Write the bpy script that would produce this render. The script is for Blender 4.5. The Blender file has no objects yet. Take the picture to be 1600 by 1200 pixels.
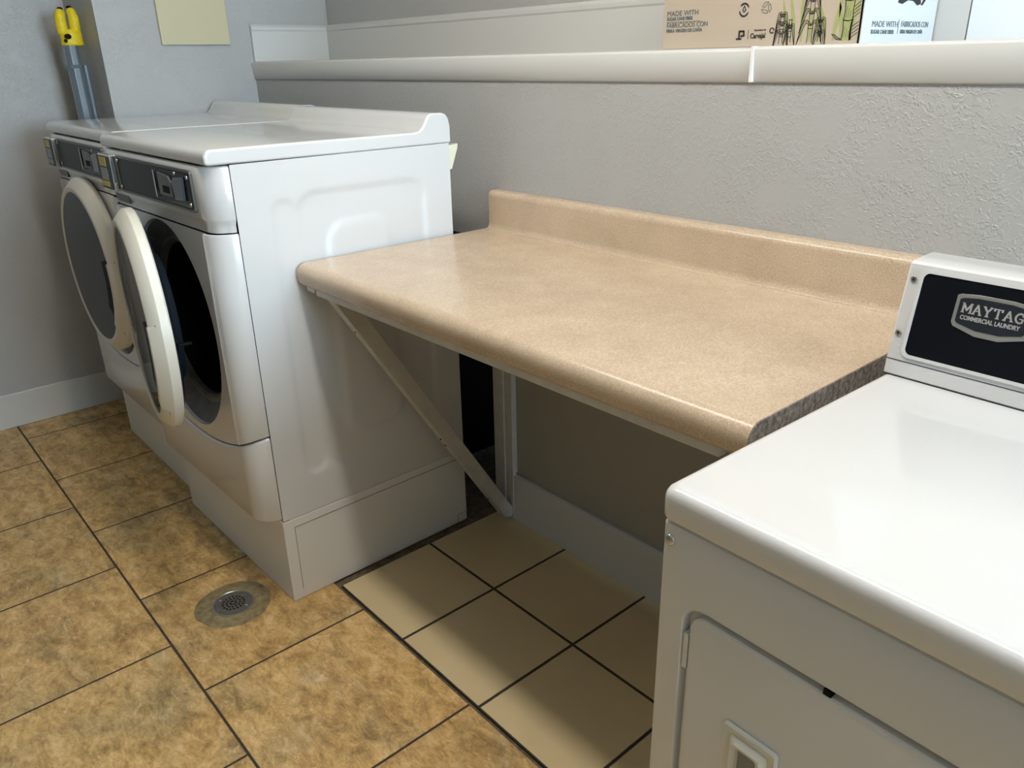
import bpy, bmesh, math, random
from mathutils import Vector, Matrix
random.seed(4)
PI = math.pi
C = bpy.context.scene.collection
SC = bpy.context.scene

# ------------------------------------------------------------------ camera
az, el, ro = math.radians(49.0258), math.radians(-22.452), math.radians(-1.1859)
fwd = Vector((-math.sin(az)*math.cos(el), math.cos(az)*math.cos(el), math.sin(el)))
rt = fwd.cross(Vector((0, 0, 1))).normalized(); up = rt.cross(fwd)
r2 = rt*math.cos(ro)+up*math.sin(ro); u2 = -rt*math.sin(ro)+up*math.cos(ro)
cam = bpy.data.cameras.new('camera'); camo = bpy.data.objects.new('camera', cam); C.objects.link(camo)
M3 = Matrix((r2, u2, -fwd)).transposed()
camo.matrix_world = Matrix.Translation((3.2332, -1.445, 1.3655)) @ M3.to_4x4()
cam.sensor_width = 36; cam.lens = 1222.54/1600*36; cam.clip_start = .02
SC.camera = camo
# ------------------------------------------------------------------ sky, exposure
w = bpy.data.worlds.new('sky'); SC.world = w; w.use_nodes = True
bg = w.node_tree.nodes['Background']; bg.inputs[0].default_value = (.62, .80, 1, 1); bg.inputs[1].default_value = 1.4
SC.view_settings.view_transform = 'Standard'; SC.view_settings.look = 'None'
SC.view_settings.exposure = -0.12; SC.view_settings.gamma = 1; SC.view_settings.use_curve_mapping = False
LAMP_POWER = 35.0      # emission of the ceiling fixture lens
# daylight entering through the window of the right wall
wl = bpy.data.lights.new('window_daylight', 'AREA'); wl.shape = 'RECTANGLE'; wl.size = 1.7; wl.size_y = 1.15
wl.energy = 250; wl.color = (.62, .83, 1)
wlo = bpy.data.objects.new('window_daylight', wl); C.objects.link(wlo)
wlo.location = (6.53, -.55, 1.75); wlo.rotation_euler = (0, math.radians(90), 0); 

# ------------------------------------------------------------------ helpers
def tag(o, label=None, cat=None, group=None, kind=None):
    if label: o['label'] = label
    if cat: o['category'] = cat
    if group: o['group'] = group
    if kind: o['kind'] = kind
    return o
def empty(name, loc=(0, 0, 0), rz=0, **k):
    o = bpy.data.objects.new(name, None); C.objects.link(o); o.location = loc; o.rotation_euler = (0, 0, rz)
    o.empty_display_size = .05
    return tag(o, **k)
def mesh(name, bm, mat=None, parent=None, smooth=False, bev=0, seg=3, loc=None, autos=35, **k):
    bmesh.ops.recalc_face_normals(bm, faces=bm.faces)
    me = bpy.data.meshes.new(name); bm.to_mesh(me); bm.free()
    o = bpy.data.objects.new(name, me); C.objects.link(o)
    if mat: me.materials.append(mat)
    if parent: o.parent = parent
    if loc: o.location = loc
    if smooth or bev:
        for p in me.polygons: p.use_smooth = True
        me.set_sharp_from_angle(angle=math.radians(autos))
    if bev:
        m = o.modifiers.new('bevel', 'BEVEL'); m.width = bev; m.segments = seg; m.limit_method = 'ANGLE'; m.angle_limit = math.radians(40)
        m.harden_normals = True
    return tag(o, **k)
def nb(): return bmesh.new()
def box(bm, x0, x1, y0, y1, z0, z1):
    v = [bm.verts.new((x, y, z)) for x in (x0, x1) for y in (y0, y1) for z in (z0, z1)]
    for f in ((0, 1, 3, 2), (4, 6, 7, 5), (0, 4, 5, 1), (2, 3, 7, 6), (0, 2, 6, 4), (1, 5, 7, 3)):
        bm.faces.new([v[i] for i in f])
    return bm
def B(*a): return box(nb(), *a)
def prism(bm, prof, axis, a, b):
    """extrude a 2D profile along an axis; profile (p,q): x->(y,z), y->(x,z), z->(x,y)"""
    def P(p, q, t): return {'x': (t, p, q), 'y': (p, t, q), 'z': (p, q, t)}[axis]
    A = [bm.verts.new(P(p, q, a)) for p, q in prof]; Bv = [bm.verts.new(P(p, q, b)) for p, q in prof]
    n = len(prof)
    for i in range(n): bm.faces.new((A[i], A[(i+1) % n], Bv[(i+1) % n], Bv[i]))
    bm.faces.new(A); bm.faces.new(Bv[::-1])
    return bm
def loft(bm, rings, close=True, capa=False, capb=False):
    R = [[bm.verts.new(p) for p in r] for r in rings]; n = len(R[0])
    for a, b in zip(R, R[1:]):
        for i in range(n if close else n-1):
            bm.faces.new((a[i], a[(i+1) % n], b[(i+1) % n], b[i]))
    if capa: bm.faces.new(R[0][::-1])
    if capb: bm.faces.new(R[-1])
    return bm
def ring_y(cx, cz, rx, rz, y, n=72):
    return [(cx+rx*math.cos(2*PI*i/n), y, cz+rz*math.sin(2*PI*i/n)) for i in range(n)]
def cyl(bm, c, r, h, axis='z', n=24):
    cx, cy, cz = c; rings = []
    for t in (0, h):
        rg = []
        for i in range(n):
            a, b = r*math.cos(2*PI*i/n), r*math.sin(2*PI*i/n)
            rg.append({'z': (cx+a, cy+b, cz+t), 'y': (cx+a, cy+t, cz+b), 'x': (cx+t, cy+a, cz+b)}[axis])
        rings.append(rg)
    return loft(bm, rings, True, True, True)
def tube(bm, pts, r, n=10):
    pts = [Vector(p) for p in pts]; rings = []
    for i, p in enumerate(pts):
        d = (pts[min(i+1, len(pts)-1)]-pts[max(i-1, 0)]).normalized()
        a = d.cross(Vector((0, 0, 1)) if abs(d.z) < .9 else Vector((1, 0, 0))).normalized(); b = d.cross(a)
        rr = r[i] if isinstance(r, (list, tuple)) else r
        rings.append([p+a*rr*math.cos(2*PI*k/n)+b*rr*math.sin(2*PI*k/n) for k in range(n)])
    return loft(bm, rings, True, True, True)
def sph(bm, c, r, sx=1, sy=1, sz=1):
    bmesh.ops.create_uvsphere(bm, u_segments=20, v_segments=12, radius=r, matrix=Matrix.Translation(c) @ Matrix.Diagonal((sx, sy, sz, 1)))
    return bm
def rrect(x0, x1, z0, z1, r, n=6):
    """rounded rectangle outline in 2D, counter-clockwise"""
    out = []
    for cx, cz, a0 in ((x1-r, z1-r, 0), (x0+r, z1-r, 90), (x0+r, z0+r, 180), (x1-r, z0+r, 270)):
        for i in range(n+1):
            a = math.radians(a0+90*i/n); out.append((cx+r*math.cos(a), cz+r*math.sin(a)))
    return out
def stroke(bm, pts, wd, y, th=.0004, plane='xz', at=None):
    """flat ink stroke: a thin ribbon of given width along 2D points"""
    for (ax, az_), (bx, bz) in zip(pts, pts[1:]):
        dx, dz = bx-ax, bz-az_; L = math.hypot(dx, dz)
        if L < 1e-7: continue
        nx, nz = -dz/L*wd/2, dx/L*wd/2; ex, ez = dx/L*wd*.3, dz/L*wd*.3
        q = [(ax+nx-ex, az_+nz-ez), (ax-nx-ex, az_-nz-ez), (bx-nx+ex, bz-nz+ez), (bx+nx+ex, bz+nz+ez)]
        if plane == 'xz': prism(bm, q, 'y', y, y-th)
        else: prism(bm, q, 'x', y, y+th)
    return bm

# ------------------------------------------------------------------ materials
def mat(name, col, rough=.5, metal=0, coat=0, coatr=.05, spec=.5, bump=None, var=None, emit=None):
    m = bpy.data.materials.new(name); m.use_nodes = True; nt = m.node_tree; b = nt.nodes['Principled BSDF']
    b.inputs['Base Color'].default_value = (*col, 1); b.inputs['Roughness'].default_value = rough
    b.inputs['Metallic'].default_value = metal; b.inputs['Coat Weight'].default_value = coat
    b.inputs['Coat Roughness'].default_value = coatr; b.inputs['Specular IOR Level'].default_value = spec
    if emit: b.inputs['Emission Color'].default_value = (*emit[0], 1); b.inputs['Emission Strength'].default_value = emit[1]
    tc = nt.nodes.new('ShaderNodeTexCoord')
    if var:   # (scale, amount, detail)
        n = nt.nodes.new('ShaderNodeTexNoise'); n.inputs['Scale'].default_value = var[0]; n.inputs['Detail'].default_value = var[2]
        nt.links.new(tc.outputs['Object'], n.inputs['Vector'])
        r = nt.nodes.new('ShaderNodeMapRange'); r.inputs['From Min'].default_value = .3; r.inputs['From Max'].default_value = .7
        r.inputs['To Min'].default_value = 1-var[1]; r.inputs['To Max'].default_value = 1+var[1]
        nt.links.new(n.outputs['Fac'], r.inputs['Value'])
        mm = nt.nodes.new('ShaderNodeVectorMath'); mm.operation = 'SCALE'; mm.inputs[0].default_value = col
        nt.links.new(r.outputs[0], mm.inputs['Scale']); nt.links.new(mm.outputs[0], b.inputs['Base Color'])
    if bump:  # (scale, strength, distance)
        n = nt.nodes.new('ShaderNodeTexNoise'); n.inputs['Scale'].default_value = bump[0]; n.inputs['Detail'].default_value = 3
        nt.links.new(tc.outputs['Object'], n.inputs['Vector'])
        bp_ = nt.nodes.new('ShaderNodeBump'); bp_.inputs['Strength'].default_value = bump[1]; bp_.inputs['Distance'].default_value = bump[2]
        nt.links.new(n.outputs['Fac'], bp_.inputs['Height']); nt.links.new(bp_.outputs[0], b.inputs['Normal'])
    return m
def ramp(nt, stops, src):
    r = nt.nodes.new('ShaderNodeValToRGB'); e = r.color_ramp.elements
    while len(e) < len(stops): e.new(.5)
    for el_, (p, c) in zip(e, stops): el_.position = p; el_.color = (*c, 1)
    nt.links.new(src, r.inputs[0]); return r
def wall_mat(name, col):
    """painted wall with knock-down plaster texture"""
    m = mat(name, col, .42, spec=.45); nt = m.node_tree; b = nt.nodes['Principled BSDF']
    tc = nt.nodes.new('ShaderNodeTexCoord')
    n = nt.nodes.new('ShaderNodeTexNoise'); n.inputs['Scale'].default_value = 120; n.inputs['Detail'].default_value = 2; n.inputs['Distortion'].default_value = .9
    n2 = nt.nodes.new('ShaderNodeTexNoise'); n2.inputs['Scale'].default_value = 14; n2.inputs['Detail'].default_value = 2
    nt.links.new(tc.outputs['Object'], n.inputs['Vector']); nt.links.new(tc.outputs['Object'], n2.inputs['Vector'])
    r1 = nt.nodes.new('ShaderNodeMapRange'); r1.interpolation_type = 'SMOOTHSTEP'; r1.inputs['From Min'].default_value = .48; r1.inputs['From Max'].default_value = .60
    nt.links.new(n.outputs['Fac'], r1.inputs['Value'])
    r2_ = nt.nodes.new('ShaderNodeMapRange'); r2_.inputs['From Min'].default_value = .30; r2_.inputs['From Max'].default_value = .56
    nt.links.new(n2.outputs['Fac'], r2_.inputs['Value'])
    mu = nt.nodes.new('ShaderNodeMath'); mu.operation = 'MULTIPLY'; nt.links.new(r1.outputs[0], mu.inputs[0]); nt.links.new(r2_.outputs[0], mu.inputs[1])
    bp_ = nt.nodes.new('ShaderNodeBump'); bp_.inputs['Strength'].default_value = .55; bp_.inputs['Distance'].default_value = .0018
    nt.links.new(mu.outputs[0], bp_.inputs['Height']); nt.links.new(bp_.outputs[0], b.inputs['Normal'])
    return m
M_wall = wall_mat('grey_textured_paint', (.445, .445, .435))
M_lower = mat('grey_flat_paint', (.35, .34, .29), .5, bump=(40, .1, .001))
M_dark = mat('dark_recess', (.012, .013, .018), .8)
M_trim = mat('white_gloss_trim', (.62, .62, .60), .32, bump=(9, .08, .003))
M_enamel = mat('white_enamel', (.69, .69, .69), .22, coat=.6, coatr=.04, var=(3, .02, 2))
M_base = mat('pedestal_enamel', (.78, .775, .75), .35, coat=.2, coatr=.15)
M_plastic = mat('off_white_plastic', (.74, .71, .62), .38)
M_black = mat('black_gloss', (.004, .005, .006), .2, spec=.12)
M_panel = mat('charcoal_panel', (.024, .028, .029), .4, spec=.2)
M_glass = mat('smoked_door_glass', (.010, .014, .014), .06, spec=.07)
M_chrome = mat('chrome', (.75, .75, .74), .18, metal=1)
M_steel = mat('brushed_steel', (.5, .5, .49), .35, metal=1)
M_rubber = mat('dark_grey_gasket', (.15, .15, .145), .45, var=(25, .25, 4))
M_drum = mat('drum_black', (.002, .002, .0025), .5, spec=.15)
M_blue = mat('blue_grey_bezel', (.045, .065, .10), .25, coat=.3)
M_yel = mat('yellow_sticker', (.62, .52, .12), .5, var=(200, .15, 3))
M_stk = mat('grey_sticker', (.33, .38, .38), .5, var=(300, .25, 4))
M_cream = mat('cream_plate', (.60, .55, .36), .55)
M_laminate_edge = mat('bare_edge', (.30, .265, .24), .8, bump=(300, .8, .002), var=(120, .6, 5))
M_paintwood = mat('painted_wood', (.58, .56, .51), .5, bump=(60, .4, .001), var=(40, .06, 4))
M_console_black = mat('console_black', (.003, .004, .007), .5, spec=.15)
M_badge = mat('badge_silver', (.42, .41, .38), .35, metal=.6)
M_badge_in = mat('badge_inner', (.018, .021, .028), .4, spec=.3)
M_letter = mat('badge_letter', (.52, .51, .49), .4, metal=.3)
M_card = mat('kraft_cardboard', (.50, .42, .33), .8, var=(6, .05, 3))
M_card_lit = mat('daylit_cardboard', (.62, .63, .63), .75)
M_ink = mat('black_ink', (.02, .02, .02), .7)
M_ink2 = mat('grey_ink', (.10, .14, .15), .7)
M_green = mat('green_ink', (.36, .40, .16), .7)
M_yellow = mat('yellow_plastic', (.80, .60, .01), .5, bump=(70, .9, .004))
M_pole = mat('grey_plastic_pole', (.14, .17, .19), .25, coat=.4)
M_rimgrey = mat('rim_grey', (.10, .10, .098), .3, spec=.3)
M_navy = mat('navy_plastic', (.012, .017, .024), .35)
M_blk = mat('matte_black', (.004, .004, .004), .6, spec=.12)
M_ceil = mat('ceiling_white', (.65, .65, .63), .8)
M_lens = mat('fixture_lens', (.9, .9, .9), .4, emit=((1, .94, .85), LAMP_POWER))
M_caulk = mat('white_caulk', (.86, .86, .84), .4)

def counter_mat():
    m = mat('speckled_beige_laminate', (.5, .4, .3), .27, spec=.5, coat=.12, coatr=.18); nt = m.node_tree; b = nt.nodes['Principled BSDF']
    tc = nt.nodes.new('ShaderNodeTexCoord')
    def noise(s, d, rgh=.5):
        n = nt.nodes.new('ShaderNodeTexNoise'); n.inputs['Scale'].default_value = s; n.inputs['Detail'].default_value = d; n.inputs['Roughness'].default_value = rgh
        nt.links.new(tc.outputs['Object'], n.inputs['Vector']); return n
    a = noise(330, 3, .75); big = noise(9, 6, .62)
    r1 = ramp(nt, [(.30, (.49, .37, .265)), (.46, (.615, .485, .365)), (.60, (.69, .56, .43)), (.72, (.84, .74, .62))], a.outputs['Fac'])
    r2_ = ramp(nt, [(.33, (.80, .76, .71)), (.5, (.86, .83, .78)), (.67, (.91, .90, .84))], big.outputs['Fac'])
    mx = nt.nodes.new('ShaderNodeMix'); mx.data_type = 'RGBA'; mx.blend_type = 'MULTIPLY'; mx.inputs[0].default_value = 1
    nt.links.new(r1.outputs[0], mx.inputs[6]); nt.links.new(r2_.outputs[0], mx.inputs[7])
    nt.links.new(mx.outputs[2], b.inputs['Base Color'])
    return m
M_counter = counter_mat()

def tile_mat(name, x0, y0, sx, sy, grout, offrow, stops, gcol, rough, mott=True, roww=None):
    """procedural floor tile; rows along x, offset rows, cells get their own tint"""
    m = mat(name, (.5, .4, .3), rough); nt = m.node_tree; b = nt.nodes['Principled BSDF']; N = nt.nodes; L = nt.links
    tc = N.new('ShaderNodeTexCoord'); sp = N.new('ShaderNodeSeparateXYZ'); L.new(tc.outputs['Object'], sp.inputs[0])
    def mth(op, a, b_=None, c=None):
        n = N.new('ShaderNodeMath'); n.operation = op
        for i, v in enumerate((a, b_, c)):
            if v is None: continue
            if isinstance(v, (int, float)): n.inputs[i].default_value = v
            else: L.new(v, n.inputs[i])
        return n.outputs[0]
    yy = mth('DIVIDE', mth('SUBTRACT', sp.outputs[1], y0), sy); row = mth('FLOOR', yy)
    odd = mth('ABSOLUTE', mth('MODULO', row, 2))
    xx = mth('DIVIDE', mth('SUBTRACT', sp.outputs[0], mth('ADD', x0, mth('MULTIPLY', odd, offrow))), sx); colm = mth('FLOOR', xx)
    fx = mth('FRACT', xx); fy = mth('FRACT', yy)
    def edge(f, s): return mth('MULTIPLY', mth('MINIMUM', f, mth('SUBTRACT', 1, f)), s)
    dist = mth('MINIMUM', edge(fx, sx), edge(fy, sy))
    wob = N.new('ShaderNodeTexNoise'); wob.inputs['Scale'].default_value = 60; L.new(tc.outputs['Object'], wob.inputs['Vector'])
    dist2 = mth('ADD', dist, mth('MULTIPLY', mth('SUBTRACT', wob.outputs['Fac'], .5), .0012))
    mask = N.new('ShaderNodeMapRange'); mask.interpolation_type = 'SMOOTHSTEP'; mask.inputs['From Min'].default_value = grout*.35; mask.inputs['From Max'].default_value = grout*.65
    L.new(dist2, mask.inputs['Value'])
    cx = N.new('ShaderNodeCombineXYZ'); L.new(colm, cx.inputs[0]); L.new(row, cx.inputs[1])
    wn = N.new('ShaderNodeTexWhiteNoise'); L.new(cx.outputs[0], wn.inputs['Vector'])
    sc = N.new('ShaderNodeVectorMath'); sc.operation = 'MULTIPLY_ADD'; L.new(wn.outputs['Color'], sc.inputs[0]); sc.inputs[1].default_value = (9, 9, 9); L.new(tc.outputs['Object'], sc.inputs[2])
    def noise(s, d, rg=.55, dist_=0, stretch=None):
        n = N.new('ShaderNodeTexNoise'); n.inputs['Scale'].default_value = s; n.inputs['Detail'].default_value = d; n.inputs['Roughness'].default_value = rg; n.inputs['Distortion'].default_value = dist_
        if stretch:
            mp = N.new('ShaderNodeMapping'); mp.inputs['Scale'].default_value = stretch; L.new(sc.outputs[0], mp.inputs[0]); L.new(mp.outputs[0], n.inputs['Vector'])
        else: L.new(sc.outputs[0], n.inputs['Vector'])
        return n.outputs['Fac']
    if mott:
        base = mth('ADD', mth('MULTIPLY', noise(15, 10, .70, .5, (1, 1.7, 1)), .6), mth('MULTIPLY', noise(38, 7, .8, 1.5, (1, 1.8, 1)), .4))
        r1 = ramp(nt, stops, base)
        spk = N.new('ShaderNodeMapRange'); spk.inputs['From Min'].default_value = .28; spk.inputs['From Max'].default_value = .36; spk.inputs['To Min'].default_value = .55; spk.inputs['To Max'].default_value = 1
        L.new(noise(70, 3, .6, 2.0, (1, 2, 1)), spk.inputs['Value'])
        tint = N.new('ShaderNodeMapRange'); tint.inputs['To Min'].default_value = .90; tint.inputs['To Max'].default_value = 1.08; L.new(wn.outputs['Value'], tint.inputs['Value'])
        pit = N.new('ShaderNodeMapRange'); pit.inputs['From Min'].default_value = .235; pit.inputs['From Max'].default_value = .30; pit.inputs['To Min'].default_value = .35; pit.inputs['To Max'].default_value = 1
        L.new(noise(26, 6, .7, 2.5, (1, 1.7, 1)), pit.inputs['Value'])
        f = mth('MULTIPLY', mth('MULTIPLY', spk.outputs[0], tint.outputs[0]), pit.outputs[0])
        hue = N.new('ShaderNodeMix'); hue.data_type = 'RGBA'; hue.blend_type = 'MULTIPLY'
        hm = N.new('ShaderNodeMapRange'); hm.inputs['From Min'].default_value = .48; hm.inputs['From Max'].default_value = .66; L.new(noise(3.5, 7, .65, .8), hm.inputs['Value'])
        L.new(hm.outputs[0], hue.inputs[0]); L.new(r1.outputs[0], hue.inputs[6]); hue.inputs[7].default_value = (.72, .80, .96, 1)
        pale = N.new('ShaderNodeMix'); pale.data_type = 'RGBA'
        pm = N.new('ShaderNodeMapRange'); pm.interpolation_type = 'SMOOTHSTEP'; pm.inputs['From Min'].default_value = .60; pm.inputs['From Max'].default_value = .72; pm.inputs['To Max'].default_value = .55; L.new(noise(17, 5, .6, 1.6, (1, 1.5, 1)), pm.inputs['Value'])
        L.new(pm.outputs[0], pale.inputs[0]); L.new(hue.outputs[2], pale.inputs[6]); pale.inputs[7].default_value = (.86, .68, .42, 1)
        cm = N.new('ShaderNodeVectorMath'); cm.operation = 'SCALE'; L.new(pale.outputs[2], cm.inputs[0]); L.new(f, cm.inputs['Scale']); colout = cm.outputs[0]
    else:
        colout = ramp(nt, stops, noise(5, 3)).outputs[0]
    mx = N.new('ShaderNodeMix'); mx.data_type = 'RGBA'; L.new(mask.outputs[0], mx.inputs[0]); mx.inputs[6].default_value = (*gcol, 1); L.new(colout, mx.inputs[7])
    L.new(mx.outputs[2], b.inputs['Base Color'])
    rr = N.new('ShaderNodeMapRange'); rr.inputs['To Min'].default_value = .85; rr.inputs['To Max'].default_value = rough; L.new(mask.outputs[0], rr.inputs['Value']); L.new(rr.outputs[0], b.inputs['Roughness'])
    bp_ = N.new('ShaderNodeBump'); bp_.inputs['Strength'].default_value = .8; bp_.inputs['Distance'].default_value = .002
    L.new(mask.outputs[0], bp_.inputs['Height']); L.new(bp_.outputs[0], b.inputs['Normal'])
    return m
M_travertine = tile_mat('travertine_tile', .2788, -1.062, .4593, .4593, .006, -.2116,
    [(.34, (.20, .115, .04)), (.44, (.45, .275, .10)), (.52, (.66, .42, .16)), (.58, (.78, .53, .24)), (.66, (.86, .66, .37))], (.05, .035, .022), .42)
M_creamtile = tile_mat('cream_tile', 1.5213, -.6164, .308, .308, .008, 0, [(.3, (.60, .475, .275)), (.7, (.66, .53, .31))], (.035, .026, .018), .38, mott=False)

# ------------------------------------------------------------------ room
XL, XP, YW, YF, ZS = -.357, .011, .02, .368, 1.378
def S(name, bm, m, **k): return mesh(name, bm, m, kind='structure', **k)
S('floor', B(-.45, 6.7, -3.4, -.626, -.06, 0), M_travertine)
S('floor', B(1.526, 6.7, -.6164, .0, -.06, .001), M_creamtile)
S('floor', B(-.45, 6.7, -.64, .5, -.08, -.006), mat('dark_mortar', (.13, .10, .06), .9, bump=(150, .8, .003), var=(60, .4, 4)))
S('ceiling', B(-.45, 6.7, -3.4, .5, 2.5, 2.56), M_ceil)
S('wall_left', B(-.45, XL, -3.4, .5, 0, 2.5), M_wall)
S('wall_left', B(XL, XP, -.541, .5, 0, 2.5), M_wall)                 # projecting chase behind the far washer
S('wall_back', B(XP, 6.5, YW, YW+.09, .88, 1.34), M_wall)            # half wall, upper textured part
S('wall_back', B(1.53, 6.5, -.010, YW+.09, 0, .88), M_lower)         # smooth panel under the counter
S('wall_back', B(XP, 1.15, YW, YW+.09, 0, .88), M_wall)
S('wall_back', B(1.15, 1.53, .30, .36, 0, .88), M_dark)              # back of the service recess, its darkness painted as near-black walls
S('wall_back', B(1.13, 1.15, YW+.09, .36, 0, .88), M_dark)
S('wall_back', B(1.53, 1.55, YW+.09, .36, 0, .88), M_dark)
S('wall_far', B(XP, 6.7, YF, .5, 1.2, 2.5), M_wall)
S('wall_front', B(-.45, 6.7, -3.5, -3.4, 0, 2.5), mat('wall_low_bounce', (.15, .15, .15), .6))  # unseen wall, coloured dark to cut the light bounced onto the fronts
Mr = mat('wall_side_paint', (.5, .5, .49), .6)
WX = 6.5; wy0, wy1, wz0, wz1 = -1.45, .34, 1.15, 2.3
bm = nb(); box(bm, WX, WX+.12, -3.4, wy0, 0, 2.5); box(bm, WX, WX+.12, wy1, .5, 0, 2.5); box(bm, WX, WX+.12, wy0, wy1, 0, wz0); box(bm, WX, WX+.12, wy0, wy1, wz1, 2.5)
S('wall_right', bm, Mr)
bm = nb()
for a in ((wy0, wy0+.05, wz0, wz1), (wy1-.05, wy1, wz0, wz1), (wy0+.05, wy1-.05, wz0, wz0+.05), (wy0+.05, wy1-.05, wz1-.05, wz1), ((wy0+wy1)/2-.02, (wy0+wy1)/2+.02, wz0+.05, wz1-.05)):
    box(bm, WX+.03, WX+.08, *a)
S('window_1', bm, M_trim)
# ledge (shelf over the half wall), nosing strips with a joint
S('trim_1', B(XP, 6.5, YW, YF, 1.335, ZS+.003), M_trim)
def nosing(name, x0, x1, z1):
    prof = [(YW+.002, 1.316), (YW-.003, 1.316), (YW-.006, 1.319), (YW-.013, z1-.006), (YW-.010, z1-.0015), (YW-.006, z1), (YW+.03, z1), (YW+.03, 1.334)]
    prof = [(YW+.002, 1.316), (YW-.003, 1.316), (YW-.006, 1.319), (YW-.013, z1-.006), (YW-.010, z1-.0015), (YW-.006, z1), (YW+.002, z1)]
    return S(name, prism(nb(), prof, 'x', x0, x1), M_trim, smooth=True, autos=50)
nosing('trim_2', XP, 2.296, 1.379)
nosing('trim_3', 2.300, 6.5, 1.382)
S('trim_4', B(2.2955, 2.3015, YW-.0138, YW+.002, 1.317, 1.3825), M_caulk)
# flat white band around the ledge recess with a moulded top edge
def band(name, axis, a, b, base, s):
    z0, z1 = ZS+.003, 1.518
    pr = [(0, z0), (.016*s, z0), (.016*s, z1-.026), (.019*s, z1-.021), (.019*s, z1-.010), (.013*s, z1-.004), (.006*s, z1), (0, z1)]
    pr = [(base+p, q) for p, q in pr]
    return S(name, prism(nb(), pr, axis, a, b), M_trim, smooth=True, autos=25)
band('trim_5', 'y', YW-.0, YF, XP, 1)
band('trim_6', 'x', XP+.016, 2.555, YF, -1)
bt = band('trim_7', 'x', 2.558, 6.5, YF, -1); bt.data.materials.clear(); bt.data.materials.append(mat('window_lit_trim', (.80, .84, .87), .35))  # whiter, bluer colour stands in for window glow on this stretch
# baseboards
S('baseboard_left', B(XL, XL+.015, -3.4, -.541, 0, .145), M_trim, bev=.004)
S('baseboard_back', B(1.6, 6.5, -.028, -.010, 0, .160), M_trim)
S('baseboard_back', B(1.6, 6.5, -.017, -.010, .160, .166), M_lower)
# ceiling light
t = empty('ceiling_light', (2.45, -.785, 2.5), label='long white fluorescent ceiling fixture over the folding counter', cat='light')
mesh('housing', B(-1.22, 1.22, -.085, .085, -.03, 0), M_ceil, t, bev=.005)
mesh('diffuser', prism(nb(), [(-.058, -.031), (-.046, -.072), (.046, -.072), (.058, -.031)], 'x', -1.2, 1.2), M_lens, t)

# ------------------------------------------------------------------ washers
W = .721
def zseam(x): return .428+.068*min(1.15, abs((x-.355)/.345))**2.2
def plan(y_face, dc=.058, step=.007):
    """plan outline of the front skin from left edge to right edge: rounded columns and flat face"""
    pts = []
    for i in range(9):
        a = PI/2*i/8; pts.append((dc-dc*math.cos(a), y_face-step+(0-(y_face-step))*(1-math.sin(a))))
    pts += [(dc+.004, y_face-step*1.25), (dc+.008, y_face-step), (dc+.012, y_face)]
    mid = [(dc+.012+(W-2*dc-.024)*i/24, y_face) for i in range(1, 24)]
    right = [(W-x, y) for x, y in pts[::-1]]
    return pts+mid+right
def skin(bm, pts, rows):
    """rows: list of (zfunc, push) ; push moves the row backwards/inwards"""
    n = len(pts); R = []
    for zf, push in rows:
        r = []
        for x, y in pts:
            k = 1-push*2*.0 
            r.append((x+(push if x < W/2 else -push)*(0 if .06 < x < W-.06 else 1)*(1 if (x < .01 or x > W-.01) else .4), y+push*(0 if (x < .004 or x > W-.004) else 1), zf(x)))
        R.append(r)
    return loft(bm, R, close=False)
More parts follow.
